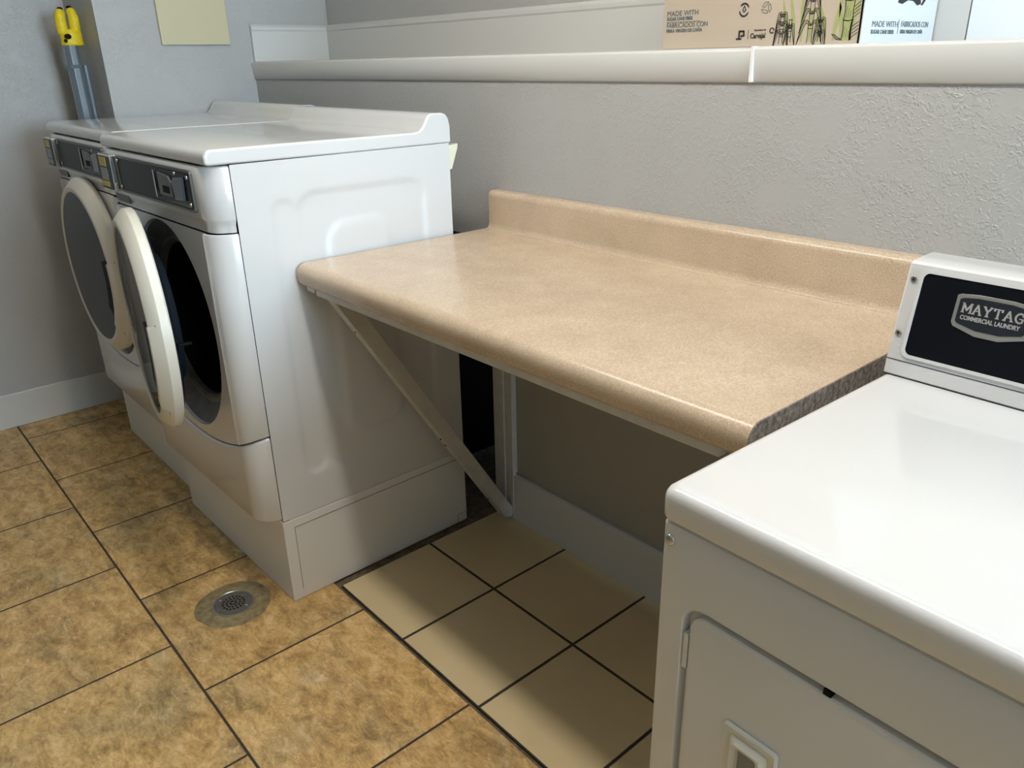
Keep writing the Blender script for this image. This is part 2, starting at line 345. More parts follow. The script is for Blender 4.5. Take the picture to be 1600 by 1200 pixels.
def make_washer(loc, rz, open_deg, label):
    t = empty('front_loading_washer', loc, rz, label=label, cat='washing machine', group='front loading washers against the half wall')
    # pedestal with scribed panel lines
    pd = mesh('pedestal', B(0, W, 0, .612, .0, .252), M_base, t, bev=.003)
    g = nb()
    for a in ((W-.0005, W+.0006, .030, .612, .226, .228), (W-.0005, W+.0006, .030, .0315, .03, .228), (W-.0005, W+.0006, .575, .5765, .0, .03), (W-.0005, W+.0006, .575, .612, .03, .0315)):
        box(g, *a)
    mesh('panel_seam', g, mat('seam_shadow', (.25, .24, .22), .8) if 'seam_shadow' not in bpy.data.materials else bpy.data.materials['seam_shadow'], pd)
    # cabinet: embossed sides, open front
    bm = nb()
    def emb(y, z):
        def sd(cy, cz, hy, hz, r):
            qx, qz = abs(y-cy)-hy+r, abs(z-cz)-hz+r
            return min(max(qx, qz), 0)+math.hypot(max(qx, 0), max(qz, 0))-r
        def sm(d, w_): 
            t_ = max(0, min(1, .5-d/w_)); return t_*t_*(3-2*t_)
        h = .0050*sm(sd(.335, .72, .185, .365, .05), .022)
        h -= .0050*sm(sd(.315, .72, .090, .285, .05), .030)
        h += .0040*sm(sd(.118, .72, .030, .355, .028), .02)
        return h
    for sx in (0, W):
        ny, nz = 110, 170; R = []
        for j in range(nz+1):
            z = .256+(1.1665-.256)*j/nz; row = []
            for i in range(ny+1):
                y = .002+.608*i/ny; row.append(bm.verts.new((sx-(1 if sx else -1)*(emb(y, z)), y, z)))
            R.append(row)
        for j in range(nz):
            for i in range(ny): bm.faces.new((R[j][i], R[j][i+1], R[j+1][i+1], R[j+1][i]))
    box(bm, .001, W-.001, .600, .610, .256, 1.162); box(bm, .001, W-.001, .02, .60, .2525, .262)
    mesh('cabinet', bm, M_enamel, t, smooth=True)
    # lid with rear upstand
    pr = [(-.048, 1.168), (-.051, 1.174), (-.051, 1.189), (-.046, 1.198), (-.036, 1.2015), (.20, 1.2015), (.500, 1.1995), (.517, 1.202), (.528, 1.211), (.538, 1.228), (.546, 1.238), (.556, 1.2435), (.590, 1.2435), (.604, 1.2395), (.613, 1.228), (.6175, 1.210), (.618, 1.166), (.30, 1.166)]
    mesh('lid', prism(nb(), pr, 'x', -.001, W+.001), M_enamel, t, bev=.006, seg=4)
    # front skins
    F = -.050; P = plan(F)
    CX, CZ = .358, .729
    # middle panel with the door opening
    bm = nb(); xl, xr = .070, W-.070; ztop = 1.016
    angs = set(2*PI*i/96 for i in range(96))
    for cx_, cz_ in ((xl, ztop), (xr, ztop), (xl, zseam(xl)), (xr, zseam(xr))): angs.add(math.atan2(cz_-CZ, cx_-CX) % (2*PI))
    angs = sorted(angs); outer = []; inner = []
    for a in angs:
        c, s = math.cos(a), math.sin(a); lo, hi = 0, 1
        for _ in range(40):
            m_ = (lo+hi)/2; x, z = CX+c*m_, CZ+s*m_
            if xl <= x <= xr and zseam(min(max(x, xl), xr)) <= z <= ztop: lo = m_
            else: hi = m_
        outer.append((CX+c*lo, F, CZ+s*lo)); inner.append((CX+.254*c, F, CZ+.282*s))
    n = len(angs)
    inn2 = [(x, F+.010, z) for x, _, z in [(CX+.250*math.cos(a), 0, CZ+.278*math.sin(a)) for a in angs]]
    loft(bm, [outer, inner, inn2])
    PL = [p for p in P if p[0] <= .0701]+[(xl, F)] ; PR = [(W-x, y) for x, y in PL]
    for Q in (PL, PR): skin(bm, Q, [(lambda x: zseam(x)+.000, .004), (lambda x: zseam(x)+.0015, .0012), (lambda x: zseam(x)+.004, 0), (lambda x: 1.010, 0), (lambda x: 1.0145, .0012), (lambda x: 1.016, .004)])
    fp = mesh('front_panel', bm, M_enamel, t, smooth=True, autos=40)
    # opening cone, hole and drum
    ring = nb(); N_ = 96
    loft(ring, [ring_y(CX, CZ, .2505, .2785, F+.009, N_), ring_y(CX, CZ, .240, .262, F+.022, N_), ring_y(CX, CZ+.003, .222, .232, F+.040, N_), ring_y(CX, CZ+.005, .214, .219, F+.036, N_), ring_y(CX, CZ+.005, .209, .211, F+.042, N_), ring_y(CX, CZ+.005, .207, .209, F+.055, N_)])
    gk = mesh('door_gasket', ring, M_rubber, t, smooth=True)
    th = nb(); loft(th, [ring_y(CX, CZ+.005, .2071, .2091, F+.054, N_), ring_y(CX, CZ+.005, .199, .201, F+.075, N_), ring_y(CX, CZ+.005, .199, .201, F+.12, N_)]); mesh('gasket_throat', th, M_drum, gk, smooth=True)
    dr = nb(); loft(dr, [ring_y(CX, CZ-.005, .20, .202, F+.118, N_), ring_y(CX, CZ, .27, .27, F+.14, N_), ring_y(CX, CZ, .27, .27, F+.56, N_)], capb=True)
    d_ = mesh('drum', dr, M_drum, t, smooth=True)
    for a in (20, 140, 260):
        v = nb(); a = math.radians(a)
        prism(v, [(CX+.268*math.cos(a-.12), CZ+.268*math.sin(a-.12)), (CX+.268*math.cos(a+.12), CZ+.268*math.sin(a+.12)), (CX+.20*math.cos(a), CZ+.20*math.sin(a))], 'y', F+.15, F+.55)
        mesh('drum_vane', v, M_drum, d_)
    # lower panel
    bm = nb(); Fl = -.054; Q = plan(Fl, step=.0)
    skin(bm, Q, [(lambda x: .258, .045), (lambda x: .2585, .012), (lambda x: .262, .004), (lambda x: .268, 0), (lambda x: zseam(x)-.012, 0), (lambda x: zseam(x)-.006, .0015), (lambda x: zseam(x)-.0035, .005), (lambda x: zseam(x)-.003, .012)])
    mesh('lower_panel', bm, M_enamel, t, smooth=True, autos=50)
    # control fascia
    bm = nb(); Q = plan(-.053, step=0)
    skin(bm, Q, [(lambda x: 1.0175, .010), (lambda x: 1.0185, .0062), (lambda x: 1.034, .006), (lambda x: 1.044, .002), (lambda x: 1.050, 0), (lambda x: 1.160, 0), (lambda x: 1.1635, .003), (lambda x: 1.165, .01)])
    fa = mesh('control_fascia', bm, M_enamel, t, smooth=True, autos=50)
    y = -.053
    # long charcoal control plate
    pl = nb(); prism(pl, rrect(.14, .638, 1.066, 1.148, .006), 'y', y-.004, y+.002)
    cp = mesh('control_plate', pl, M_panel, t, bev=.001)
    tr = nb(); o1 = rrect(.134, .644, 1.060, 1.154, .009); o2 = rrect(.14, .638, 1.066, 1.148, .006)
    loft(tr, [[(a, y, b) for a, b in o1], [(a, y-.006, b) for a, b in o1], [(a, y-.006, b) for a, b in o2], [(a, y-.001, b) for a, b in o2]])
    mesh('plate_frame', tr, M_rimgrey, t, smooth=True)
    bk = nb(); prism(bk, rrect(.40, .634, 1.069, 1.145, .006), 'y', y-.006, y-.003)
    mesh('card_reader_window', bk, M_black, t)
    sl = nb(); box(sl, .425, .431, y-.012, y-.006, 1.076, 1.140); mesh('chrome_bar', sl, M_chrome, t)
    sl = nb(); prism(sl, [(.45, 1.085), (.45, 1.137), (.515, 1.132), (.53, 1.118), (.535, 1.085)], 'y', y-.011, y-.006); mesh('coin_slot_plate', sl, M_rimgrey, t, bev=.001)
    sl = nb(); box(sl, .478, .518, y-.0125, y-.011, 1.092, 1.108); mesh('coin_slot', sl, M_blk, t)
    sl = nb(); prism(sl, [(.545, 1.079), (.535, 1.122), (.55, 1.131), (.607, 1.137), (.602, 1.083)], 'y', y-.011, y-.006); mesh('return_flap', sl, M_blue, t, bev=.002)
    for a, b in ((.624, 1.137), (.624, 1.077), (.552, 1.141), (.148, 1.141), (.148, 1.073)):
        mesh('screw', sph(nb(), (a, y-.006, b), .0045, 1, .6, 1), M_chrome, cp)
    # payment box on the left of the fascia
    pb = mesh('payment_box', B(.024, .124, y-.019, y-.001, 1.058, 1.153), M_chrome, t, bev=.003)
    mesh('box_face', prism(nb(), rrect(.027, .120, 1.062, 1.149, .004), 'y', y-.0205, y-.018), M_panel, pb)
    for a in ((.040, .095, 1.122, 1.146, M_yel), (.040, .095, 1.086, 1.118, M_stk), (.034, .098, 1.068, 1.083, M_yel if open_deg else M_stk)):
        mesh('sticker', B(a[0], a[1], y-.0215, y-.020, a[2], a[3]), a[4], pb)
    # small grey lens under the fascia
    mesh('badge_plate', prism(nb(), [(.055, 1.048), (.165, 1.048), (.163, 1.028), (.075, 1.028), (.062, 1.034)], 'y', -.0535, -.046), mat('dim_grey', (.12, .12, .11), .4) if 'dim_grey' not in bpy.data.materials else bpy.data.materials['dim_grey'], t)
    # door, hinged on the left
    R = .287
    door = empty('door', (CX-R+.006, F-.002, CZ+.03), -math.radians(open_deg)); door.parent = t
    bm = nb(); n = 120
    prf = [(.262, .0), (R-.004, 0), (R, -.004), (R, -.022), (R-.0015, -.0245), (.262, -.046), (.256, -.048), (.245, -.047), (.243, -.043)]
    loft(bm, [ring_y(R, 0, r, r, yy, n) for r, yy in prf])
    rim = mesh('door_rim', bm, M_plastic, door, smooth=True, autos=28)
    gl = nb(); loft(gl, [ring_y(R, 0, .244, .244, -.040, n), ring_y(R, 0, .2435, .2435, -.0445, n), ring_y(R, 0, .16, .16, -.0475, n), ring_y(R, 0, .06, .06, -.049, n)], capb=True)
    mesh('door_glass', gl, M_glass, door, smooth=True)
    bk = nb(); loft(bk, [ring_y(R, 0, .264, .264, -.001, n), ring_y(R, 0, .250, .250, .010, n), ring_y(R, 0, .180, .180, .014, n), ring_y(R, 0, .165, .165, .034, n), ring_y(R, 0, .10, .10, .042, n)], capb=True)
    mesh('inner_door', bk, M_navy, door, smooth=True)
    def arc(r0, r1, y0, y1, a0, a1, m_, name, k=24):
        b_ = nb(); rs = []
        for i in range(k+1):
            a = math.radians(a0+(a1-a0)*i/k); c, s = math.cos(a), math.sin(a)
            rs.append([(R+r0*c, y0, r0*s), (R+r1*c, y0, r1*s), (R+r1*c, y1, r1*s), (R+r0*c, y1, r0*s)])
        loft(b_, rs, True, True, True); return mesh(name, b_, m_, door, smooth=True, autos=30)
    arc(.192, .247, -.0495, -.044, -31, 15, M_blk, 'handle_recess')
    # handle segment: slightly proud piece of rim
    b_ = nb(); rs = []
    for i in range(31):
        a = math.radians(-40+52*i/30); c, s = math.cos(a), math.sin(a)
        rs.append([(R+r*c, yy, r*s) for r, yy in ((R+.0015, -.002), (R+.0015, -.023), (R-.001, -.0265), (.262, -.0495), (.240, -.050), (.240, -.046), (.262, -.010))])
    loft(b_, rs, True, True, True); mesh('door_handle', b_, M_plastic, door, smooth=True, autos=28)
    for a in (-40.3, 12.3): arc(.241, R+.0006, -.034, -.0335, a-.3, a+.25, M_panel, 'handle_seam', 2)
    lt = nb(); box(lt, 2*R-.036, 2*R-.022, .008, .040, -.003, .003); mesh('door_latch', lt, M_blk, door, bev=.002)
    # rear bracket
    mesh('rear_bracket', prism(nb(), [(.612, 1.160), (.643, 1.162), (.641, 1.150), (.620, 1.098), (.612, 1.098)], 'x', W-.030, W-.004), mat('pale_yellow_plastic', (.75, .76, .58), .4) if 'pale_yellow_plastic' not in bpy.data.materials else bpy.data.materials['pale_yellow_plastic'], t)
    return t
def local_origin(xr, yb, rz): return (xr-W*math.cos(rz), yb-W*math.sin(rz), 0)
make_washer(local_origin(1.5001, -.7477, .0142), .0142, 10.5, 'white front-loading washer beside the beige counter, round door ajar')
make_washer((.024, -.7236, 0), 0, 0, 'white front-loading washer nearest the left wall, round door shut')

# ------------------------------------------------------------------ folding counter
t = empty('folding_counter', (1.506, 0, 0), label='beige speckled laminate folding counter on a white diagonal brace', cat='counter')
Lc = 2.7477-1.506; zc = .9256
yb = YW-.001
prof = []
prof.append((yb, zc-.038)); 
prof += [(-.595, zc-.038), (-.595, zc-.054), (-.612, zc-.054)]
for i in range(9):
    a = PI*(.5*i/8); 
    prof.append((-.604-.018*math.sin(a) if 0 else -.602-.020*math.sin(a)*1.0, zc-.054+.0+.036*(1-math.cos(a))*0+0))
prof = [(yb, zc-.038), (-.590, zc-.038), (-.590, zc-.053), (-.612, zc-.053), (-.619, zc-.046), (-.6215, zc-.034)]
for i in range(9):
    a = PI/2*i/8; prof.append((-.5965-.025*math.cos(a), zc-.024+.024*math.sin(a)))
wt = mesh('worktop', prism(nb(), prof+[(yb, zc)], 'x', 0, Lc), M_counter, t, smooth=True, autos=30)
# coved backsplash with rounded top
ys = -.018
pr = [(yb, zc), (ys-.012, zc+.0003), (ys-.005, zc+.002), (ys-.001, zc+.008), (ys, zc+.016)]
for i in range(9):
    a = PI/2*i/8; pr.append((ys+.016-.016*math.cos(a), 1.0295-.016+.016*math.sin(a)))
pr += [(yb, 1.0295)]
bs = nb(); prism(bs, pr, 'x', 0, Lc)
mesh('backsplash', bs, M_counter, t, smooth=True, autos=40)
eb = nb(); cy_ = -.30
pe = [(y_+(.0008 if y_ < cy_ else -.0008), z_+(-.0008 if z_ > zc-.02 else .0008)) for y_, z_ in prof+[(yb, zc)]]
prism(eb, pe, 'x', Lc, Lc+.0012)
mesh('bare_end', eb, M_laminate_edge, t, label='dirty bare chipboard end')
mesh('front_rail', B(.055, Lc-.05, -.606, -.588, zc-.071, zc-.053), M_paintwood, t, bev=.002)
mesh('rail_block', B(.012, .050, -.607, -.580, zc-.066, zc-.053), M_paintwood, t, bev=.001)
mesh('side_rail', B(.055, .095, -.588, -.01, zc-.071, zc-.038), M_paintwood, t, bev=.002)
# diagonal brace
a0 = Vector((.075, -.565, zc-.068)); a1 = Vector((.075, -.045, .030)); dv = (a1-a0).normalized(); nv = Vector((0, -dv.z, dv.y))
bm = nb(); hw = .021
pts = [a0+nv*hw-dv*.012, a0-nv*hw-dv*.0, a1-nv*hw*.9+dv*.0, a1+dv*.022-nv*hw*.1, a1+nv*hw*.8+dv*.010, a1+nv*hw]
pts = [(p.y, p.z) for p in pts]
prism(bm, pts, 'x', .052, .088)
mesh('diagonal_brace', bm, M_paintwood, t, bev=.002)
for k, (s_, dx_) in enumerate(((.30, .07), (.62, .075), (.66, .066), (.70, .08), (.90, .07))):
    p = a0.lerp(a1, s_); c = p-nv*(hw+.0002) if nv.z > 0 else p+nv*(hw+.0002)
for s_ in (.12, .58, .61, .90):
    p = a0.lerp(a1, s_); q = p+nv*hw*(1 if nv.y < 0 else -1)
    h = nb(); sph(h, (.070, q.y, q.z), .0028, 1, .5, 1); mesh('nail_hole', h, M_blk, t)
mesh('wall_post', B(.012, .060, -.034, -.0105, .0015, zc-.071), M_paintwood, t, bev=.002)
mesh('wall_post', B(.060, .094, -.030, -.0105, .0015, zc-.071), M_paintwood, t, bev=.002)

# ------------------------------------------------------------------ dryer
t = empty('commercial_dryer', (2.794, -.855, 0), -.0291, label='white commercial dryer with black console in the right foreground', cat='dryer')
WD = .74; DD = .80
# cabinet with recessed door frame
bm = nb(); F0 = 0.0
o_ = rrect(.0, WD, .03, .9105, .002, 2)
def rr3(x0, x1, z0, z1, r, y, n=10): return [(a, y, b) for a, b in rrect(x0, x1, z0, z1, r, n)]
dx0, dx1, dz0, dz1 = .036, .640, .16, .822
loft(bm, [rr3(0.004, WD-.004, .03, .9105, .004, DD), rr3(0.0, WD, .03, .9105, .006, DD-.004), rr3(0.0, WD, .03, .9105, .006, .012), rr3(.0015, WD-.0015, .03, .9105, .006, .005), rr3(.0045, WD-.0045, .033, .908, .006, .0012), rr3(.011, WD-.011, .036, .904, .006, 0),
          rr3(dx0, dx1, dz0, dz1, .028, 0), rr3(dx0+.0015, dx1-.0015, dz0+.0015, dz1-.0015, .0265, .002), rr3(dx0+.003, dx1-.003, dz0+.003, dz1-.003, .025, .011), rr3(dx0+.03, dx1-.03, dz0+.03, dz1-.03, .02, .012)], True, True, True)
mesh('cabinet', bm, M_enamel, t, smooth=True, autos=30)
bm = nb()
loft(bm, [rr3(dx0+.010, dx1-.010, dz0+.010, dz1-.010, .020, .011), rr3(dx0+.010, dx1-.010, dz0+.010, dz1-.010, .020, .003), rr3(dx0+.0115, dx1-.0115, dz0+.0115, dz1-.0115, .0185, .0008), rr3(dx0+.015, dx1-.015, dz0+.015, dz1-.015, .016, 0)], True, True, True)
dr = mesh('door', bm, M_enamel, t, smooth=True, autos=30)
hx0, hx1, hz0, hz1 = .104, .168, .575, .708
bm = nb()
def hr(i, y): return rr3(hx0+i, hx1-i, hz0+i, hz1-i, .004, y, 3)
loft(bm, [hr(0, -.0005), hr(0, -.004), hr(.0015, -.0055), hr(.005, -.0058), hr(.009, -.0045), hr(.016, -.0105), hr(.019, -.0105), hr(.020, -.003), ], True, False, False)
h_ = mesh('door_handle', bm, M_plastic, dr, smooth=True, autos=20, label='cream recessed pull')
mesh('handle_cup', B(hx0+.018, hx1-.018, -.0035, -.0012, hz0+.018, hz1-.018), mat('cup_grey', (.28, .28, .26), .5), h_)
mesh('hinge', B(dx0+.0035, dx0+.0095, .001, .009, .735, .782), M_enamel, t)
mesh('door_bumper', B(.200, .208, .001, .010, dz1-.010, dz1-.004), M_blk, t)
for x_ in (.013, WD-.013):
    s_ = nb(); sph(s_, (x_, -.0005, .889), .0068, 1, .55, 1); s2 = mesh('corner_screw', s_, M_steel, t, smooth=True)
# lid
bm = nb(); R = []
for ins, z in ((.006, .9125), (.001, .914), (0, .917), (0, .938), (.0008, .943), (.003, .9472), (.0065, .9498), (.011, .951)):
    R.append([(a, b, z) for a, b in rrect(-.002+ins, WD+.002-ins, -.003+ins, DD-ins, .014, 6)])
loft(bm, R, True, True, True); mesh('lid', bm, M_enamel, t, smooth=True, autos=40)
mesh('lid_seam', B(.008, WD-.008, .006, DD-.01, .909, .9135), M_panel, t)
# console
pr = [(.470, .9515), (.4715, .972), (.4965, 1.103), (.500, 1.106), (.555, 1.109), (.562, 1.106), (.64, .985), (.64, .9515)]
co = mesh('console', prism(nb(), pr, 'x', -.001, WD+.001), M_enamel, t, bev=.0025)
# things on the tilted console face
fy = Vector((0, .0245, .130)).normalized()      # up direction on the face
fn = Vector((0, -fy.z, fy.y))                   # outward normal
def face_pt(x, z, out=0):
    s = (z-.972)/fy.z; p = Vector((0, .4713, .972))+fy*s+fn*out
    return (x, p.y, p.z)
def face_poly(bm, pts, o0, o1):
    loft(bm, [[face_pt(a, b, o0) for a, b in pts], [face_pt(a, b, o1) for a, b in pts]], True, True, True); return bm
bm = nb(); A = rrect(.017, WD-.017, .980, 1.0985, .010); A2 = rrect(.0215, WD-.0215, .9845, 1.094, .008)
loft(bm, [[face_pt(a, b, -.001) for a, b in A], [face_pt(a, b, .002) for a, b in A], [face_pt(a, b, .002) for a, b in A2], [face_pt(a, b, .0002) for a, b in A2]])
mesh('panel_frame', bm, M_enamel, co, smooth=True, autos=40)
mesh('black_panel', face_poly(nb(), A2, -.0005, .0008), M_console_black, co)
mesh('console_seam', face_poly(nb(), [(0, .9735), (WD, .9735), (WD, .9745), (0, .9745)], -.0005, .0003), M_panel, co)
mesh('foot_seam', B(0, WD, .4695, .471, .951, .9523), M_panel, co)
for a, b in ((.0095, 1.083), (.0075, 1.010)):
    s_ = nb(); cyl(s_, (0, 0, 0), .0044, .002, 'y', 20); bmesh.ops.translate(s_, verts=s_.verts, vec=Vector(face_pt(a, b, .0018)))
    q = mesh('console_screw', s_, M_steel, co, bev=.0006)
    s_ = nb(); sph(s_, face_pt(a, b, .0022), .0014); mesh('screw_socket', s_, M_blk, q)
# badge
bx0, bx1, bz1 = .069, .160, 1.0765
bw = bx1-bx0; mxb = (bx0+bx1)/2
def badge(i):
    x0, x1 = bx0+i, bx1-i; top = bz1-i; m = mxb
    return [(x0+.004, top), (m-.02, top+.0022), (m+.02, top+.0022), (x1-.004, top), (x1, top-.002), (x1, 1.040+i*.5), (x1-.003, 1.035+i*1.0), (m+.014, 1.027+i*1.6), (m-.014, 1.027+i*1.6), (x0+.003, 1.035+i*1.0), (x0, 1.040+i*.5), (x0, top-.002)]
bd = mesh('badge', face_poly(nb(), badge(0), .0, .0022), M_badge, co, bev=.0004)
mesh('badge_field', face_poly(nb(), badge(.0045), .001, .0027), M_badge_in, bd)
# slab-serif lettering drawn as strokes
def letters(word, x, z, h, wch, th, gap):
    G = {'M': [[(0, 0), (0, 1)], [(0, 1), (.5, .25), (1, 1)], [(1, 1), (1, 0)], [(-.14, 0), (.16, 0)], [(.84, 0), (1.14, 0)], [(-.14, 1), (.06, 1)], [(.94, 1), (1.14, 1)]],
         'A': [[(.05, 0), (.5, 1), (.95, 0)], [(.25, .36), (.75, .36)], [(-.1, 0), (.2, 0)], [(.8, 0), (1.1, 0)]],
         'Y': [[(.05, 1), (.5, .48), (.95, 1)], [(.5, .48), (.5, 0)], [(.33, 0), (.67, 0)], [(-.08, 1), (.2, 1)], [(.8, 1), (1.08, 1)]],
         'T': [[(.02, .98), (.98, .98)], [(.5, 1), (.5, 0)], [(.33, 0), (.67, 0)], [(.02, 1), (.02, .78)], [(.98, 1), (.98, .78)]],
         'G': [[(.93, .72), (.85, .92), (.55, 1.0), (.25, .9), (.06, .65), (.06, .35), (.25, .1), (.55, 0), (.85, .08), (.9, .2), (.9, .44)], [(.55, .44), (1.05, .44)], [(.93, .72), (.93, 1)]]}
    b_ = nb(); X = x
    for ch in word:
        for st in G[ch]:
            for (ax, az_), (cx_, cz_) in zip(st, st[1:]):
                p = Vector((X+ax*wch, z+az_*h)); q = Vector((X+cx_*wch, z+cz_*h)); d_ = (q-p).normalized(); nn = Vector((-d_.y, d_.x))*th/2
                thin = abs(d_.y) < .3
                if thin: nn *= .55
                p = p-d_*th*.25; q = q+d_*th*.25
                face_poly(b_, [tuple(p+nn), tuple(p-nn), tuple(q-nn), tuple(q+nn)], .0026, .0032)
        X += wch+gap
    return b_
mesh('badge_lettering', letters('MAYTAG', .0795, 1.0545, .0115, .0092, .0022, .0030), M_letter, bd, label='badge word MAYTAG')
def text(body, size, m, parent, name, M4, extr=.0002, sx=1, bold=0):
    cu = bpy.data.curves.new(name, 'FONT'); cu.body = body; cu.size = size; cu.extrude = extr; cu.offset = bold; cu.resolution_u = 3
    tmp = bpy.data.objects.new('tmp', cu); C.objects.link(tmp)
    bpy.context.view_layer.update()
    me = bpy.data.meshes.new_from_object(tmp.evaluated_get(bpy.context.evaluated_depsgraph_get()))
    bpy.data.objects.remove(tmp); bpy.data.curves.remove(cu)
    me.transform(M4 @ Matrix.Diagonal((sx, 1, 1, 1))); me.materials.clear(); me.materials.append(m)
    o = bpy.data.objects.new(name, me); C.objects.link(o); o.parent = parent
    return o
Mface = Matrix((Vector((1, 0, 0)), fy, fn)).transposed().to_4x4()
text('COMMERCIAL LAUNDRY', .0078, M_letter, bd, 'badge_small_lettering', Matrix.Translation(face_pt(.0785, 1.0455, .003)) @ Mface, sx=.80, bold=.00025)

# ------------------------------------------------------------------ cardboard box on the ledge
BX0, BX1, BY0, BY1 = 2.045, 2.494, .045, .347
zb = ZS+.0035
t = empty('cardboard_box', (0, 0, 0), label='cardboard shipping carton printed with sugar cane, resting on the white ledge', cat='box')
bm = nb(); box(bm, BX0, BX1-.0015, BY0, BY1, zb, zb+.30); mesh('carton', bm, M_card, t, bev=.0015)
bm = nb(); prism(bm, [(BY0, zb), (BY1, zb), (BY1, zb+.30), (BY0, zb+.30)], 'x', BX1-.0015, BX1)
# end panel with hand hole; daylight on this side is painted as white
ep = mesh('end_panel', bm, M_card_lit, t)
Mf = Matrix(((1, 0, 0), (0, 0, -1), (0, 1, 0))).to_4x4()        # text on the front face: x right, y up -> x, z
Mf = Matrix(((1, 0, 0, 0), (0, 0, -1, 0), (0, 1, 0, 0), (0, 0, 0, 1)))
Me = Matrix(((0, 0, 1, 0), (1, 0, 0, 0), (0, 1, 0, 0), (0, 0, 0, 1)))
def ft(s, x, z, size, m=M_ink2, sx=1, bold=0): return text(s, size, m, t, 'printed_text', Matrix.Translation((x, BY0-.0004, z)) @ Mf, .0003, sx, bold)
ft('MADE WITH', BX0+.010, 1.447, .0145, sx=1.02)
ft('SUGAR CANE FIBER', BX0+.010, 1.4385, .0092, sx=.84, bold=.0002)
ft('FABRICADOS CON', BX0+.010, 1.4245, .0135, sx=.93)
ft('FIBRA VIRGEN DE CAÑA', BX0+.010, 1.415, .0092, sx=.93, bold=.0002)
b_ = nb(); stroke(b_, [(BX0+.010, 1.4352), (BX0+.098, 1.4352)], .0006, BY0-.0002); mesh('text_rule', b_, M_ink2, t)
b_ = nb()
# leaf drop mark in a ring
cx_, cz_ = 2.247, 1.450
stroke(b_, [(cx_+.0105*math.cos(a*.2), cz_+.0115*math.sin(a*.2)) for a in range(2, 13)], .0028, BY0-.0002)
stroke(b_, [(cx_+.0105*math.cos(a*.2), cz_+.0115*math.sin(a*.2)) for a in range(17, 30)], .0028, BY0-.0002)
stroke(b_, [(cx_, cz_+.007), (cx_-.0035, cz_), (cx_, cz_-.004), (cx_+.0035, cz_), (cx_, cz_+.007)], .0022, BY0-.0002)
mesh('leaf_mark', b_, M_ink2, t)
b_ = nb(); cx_, cz_ = 2.297, 1.451                     # recycling arrows
for k in range(3):
    a = math.radians(90+120*k); a2 = math.radians(90+120*k+75)
    p = [(cx_+.011*math.cos(a-.35), cz_+.011*math.sin(a-.35)), (cx_+.011*math.cos(a+.35), cz_+.011*math.sin(a+.35)), (cx_+.010*math.cos(a2), cz_+.010*math.sin(a2)), (cx_+.0055*math.cos(a2+.1), cz_+.0055*math.sin(a2+.1)), (cx_+.006*math.cos(a-.1), cz_+.006*math.sin(a-.1)), (cx_+.011*math.cos(a-.35), cz_+.011*math.sin(a-.35))]
    stroke(b_, p, .0008, BY0-.0002)
mesh('recycling_mark', b_, M_ink2, t)
b_ = nb(); lx_, lz_ = 2.236, 1.397                       # small square letter mark
stroke(b_, [(lx_+.004, lz_), (lx_+.004, lz_+.014), (lx_+.014, lz_+.014), (lx_+.015, lz_+.006), (lx_+.008, lz_+.005)], .0035, BY0-.0002)
stroke(b_, [(lx_-.002, lz_), (lx_+.009, lz_)], .003, BY0-.0002)
mesh('letter_mark', b_, M_ink, t); b_ = nb()
stroke(b_, [(2.2605, 1.396), (2.2605, 1.413)], .0006, BY0-.0002)
mesh('text_rule', b_, M_ink, t); b_ = nb()
stroke(b_, [(2.3135+.0045*math.cos(a*.4), 1.410+.0045*math.sin(a*.4)) for a in range(0, 15)], .0018, BY0-.0002)
mesh('round_mark', b_, M_ink, t)
ft('Carvajal', 2.266, 1.3975, .0130, M_ink, .80, .0003); ft('Un producto de', 2.274, 1.4105, .005, M_ink, .8)
# sugar cane drawing
b_ = nb(); g_ = nb(); rnd = random.Random(7)
def cane(x, z, h, w_):
    x = 2.318+(x-2.290)*1.02
    zz = z; lx = x
    while zz < z+h:
        s = .020+rnd.random()*.006; tx = lx+rnd.uniform(-.001, .001)
        stroke(b_, [(lx-w_, zz), (tx-w_*.85, zz+s*.5), (tx-w_, zz+s)], .0010, BY0-.0002)
        stroke(b_, [(lx+w_, zz), (tx+w_*.85, zz+s*.5), (tx+w_, zz+s)], .0013, BY0-.0002)
        stroke(b_, [(tx-w_*1.15, zz+s), (tx, zz+s-.0015), (tx+w_*1.15, zz+s)], .0016, BY0-.0002)
        for q in range(2): stroke(b_, [(tx+w_*.3*(q+.5), zz+.003), (tx+w_*.35*(q+.5), zz+s*.7)], .0004, BY0-.0002)
        zz += s; lx = tx
def leaf(x, z, dx, dz, w_, bm_=None, col=False):
    x = 2.318+(x-2.290)*1.02
    n = 8; L_ = []; R_ = []
    for i in range(n+1):
        u = i/n; px = x+dx*u; pz = z+dz*(1.6*u-.9*u*u); hw_ = w_*math.sin(PI*min(1, u*.9+.1)); L_.append((px-hw_, pz+hw_*.4)); R_.append((px+hw_, pz-hw_*.3))
    if col:
        for i in range(n):
            prism(bm_, [L_[i], R_[i], R_[i+1], L_[i+1]], 'y', BY0-.0002, BY0-.0003)
    else: stroke(b_, L_, .0008, BY0-.0003); stroke(b_, R_, .0008, BY0-.0003)
YB = BY0-.0002
def outl(pts, w_, ink=.0009):
    """closed leaf drawn as two ink lines along a bent centre line, with a midrib"""
    n = len(pts)-1; L_ = []; R_ = []
    for i, (x, z) in enumerate(pts):
        a = pts[max(i-1, 0)]; b = pts[min(i+1, n)]; dx, dz = b[0]-a[0], b[1]-a[1]; q = math.hypot(dx, dz) or 1
        hw = w_*math.sin(PI*(.12+.88*i/n)); L_.append((x-dz/q*hw, z+dx/q*hw)); R_.append((x+dz/q*hw, z-dx/q*hw))
    stroke(b_, L_, ink, YB); stroke(b_, R_, ink, YB); stroke(b_, pts, ink*.45, YB); return L_, R_
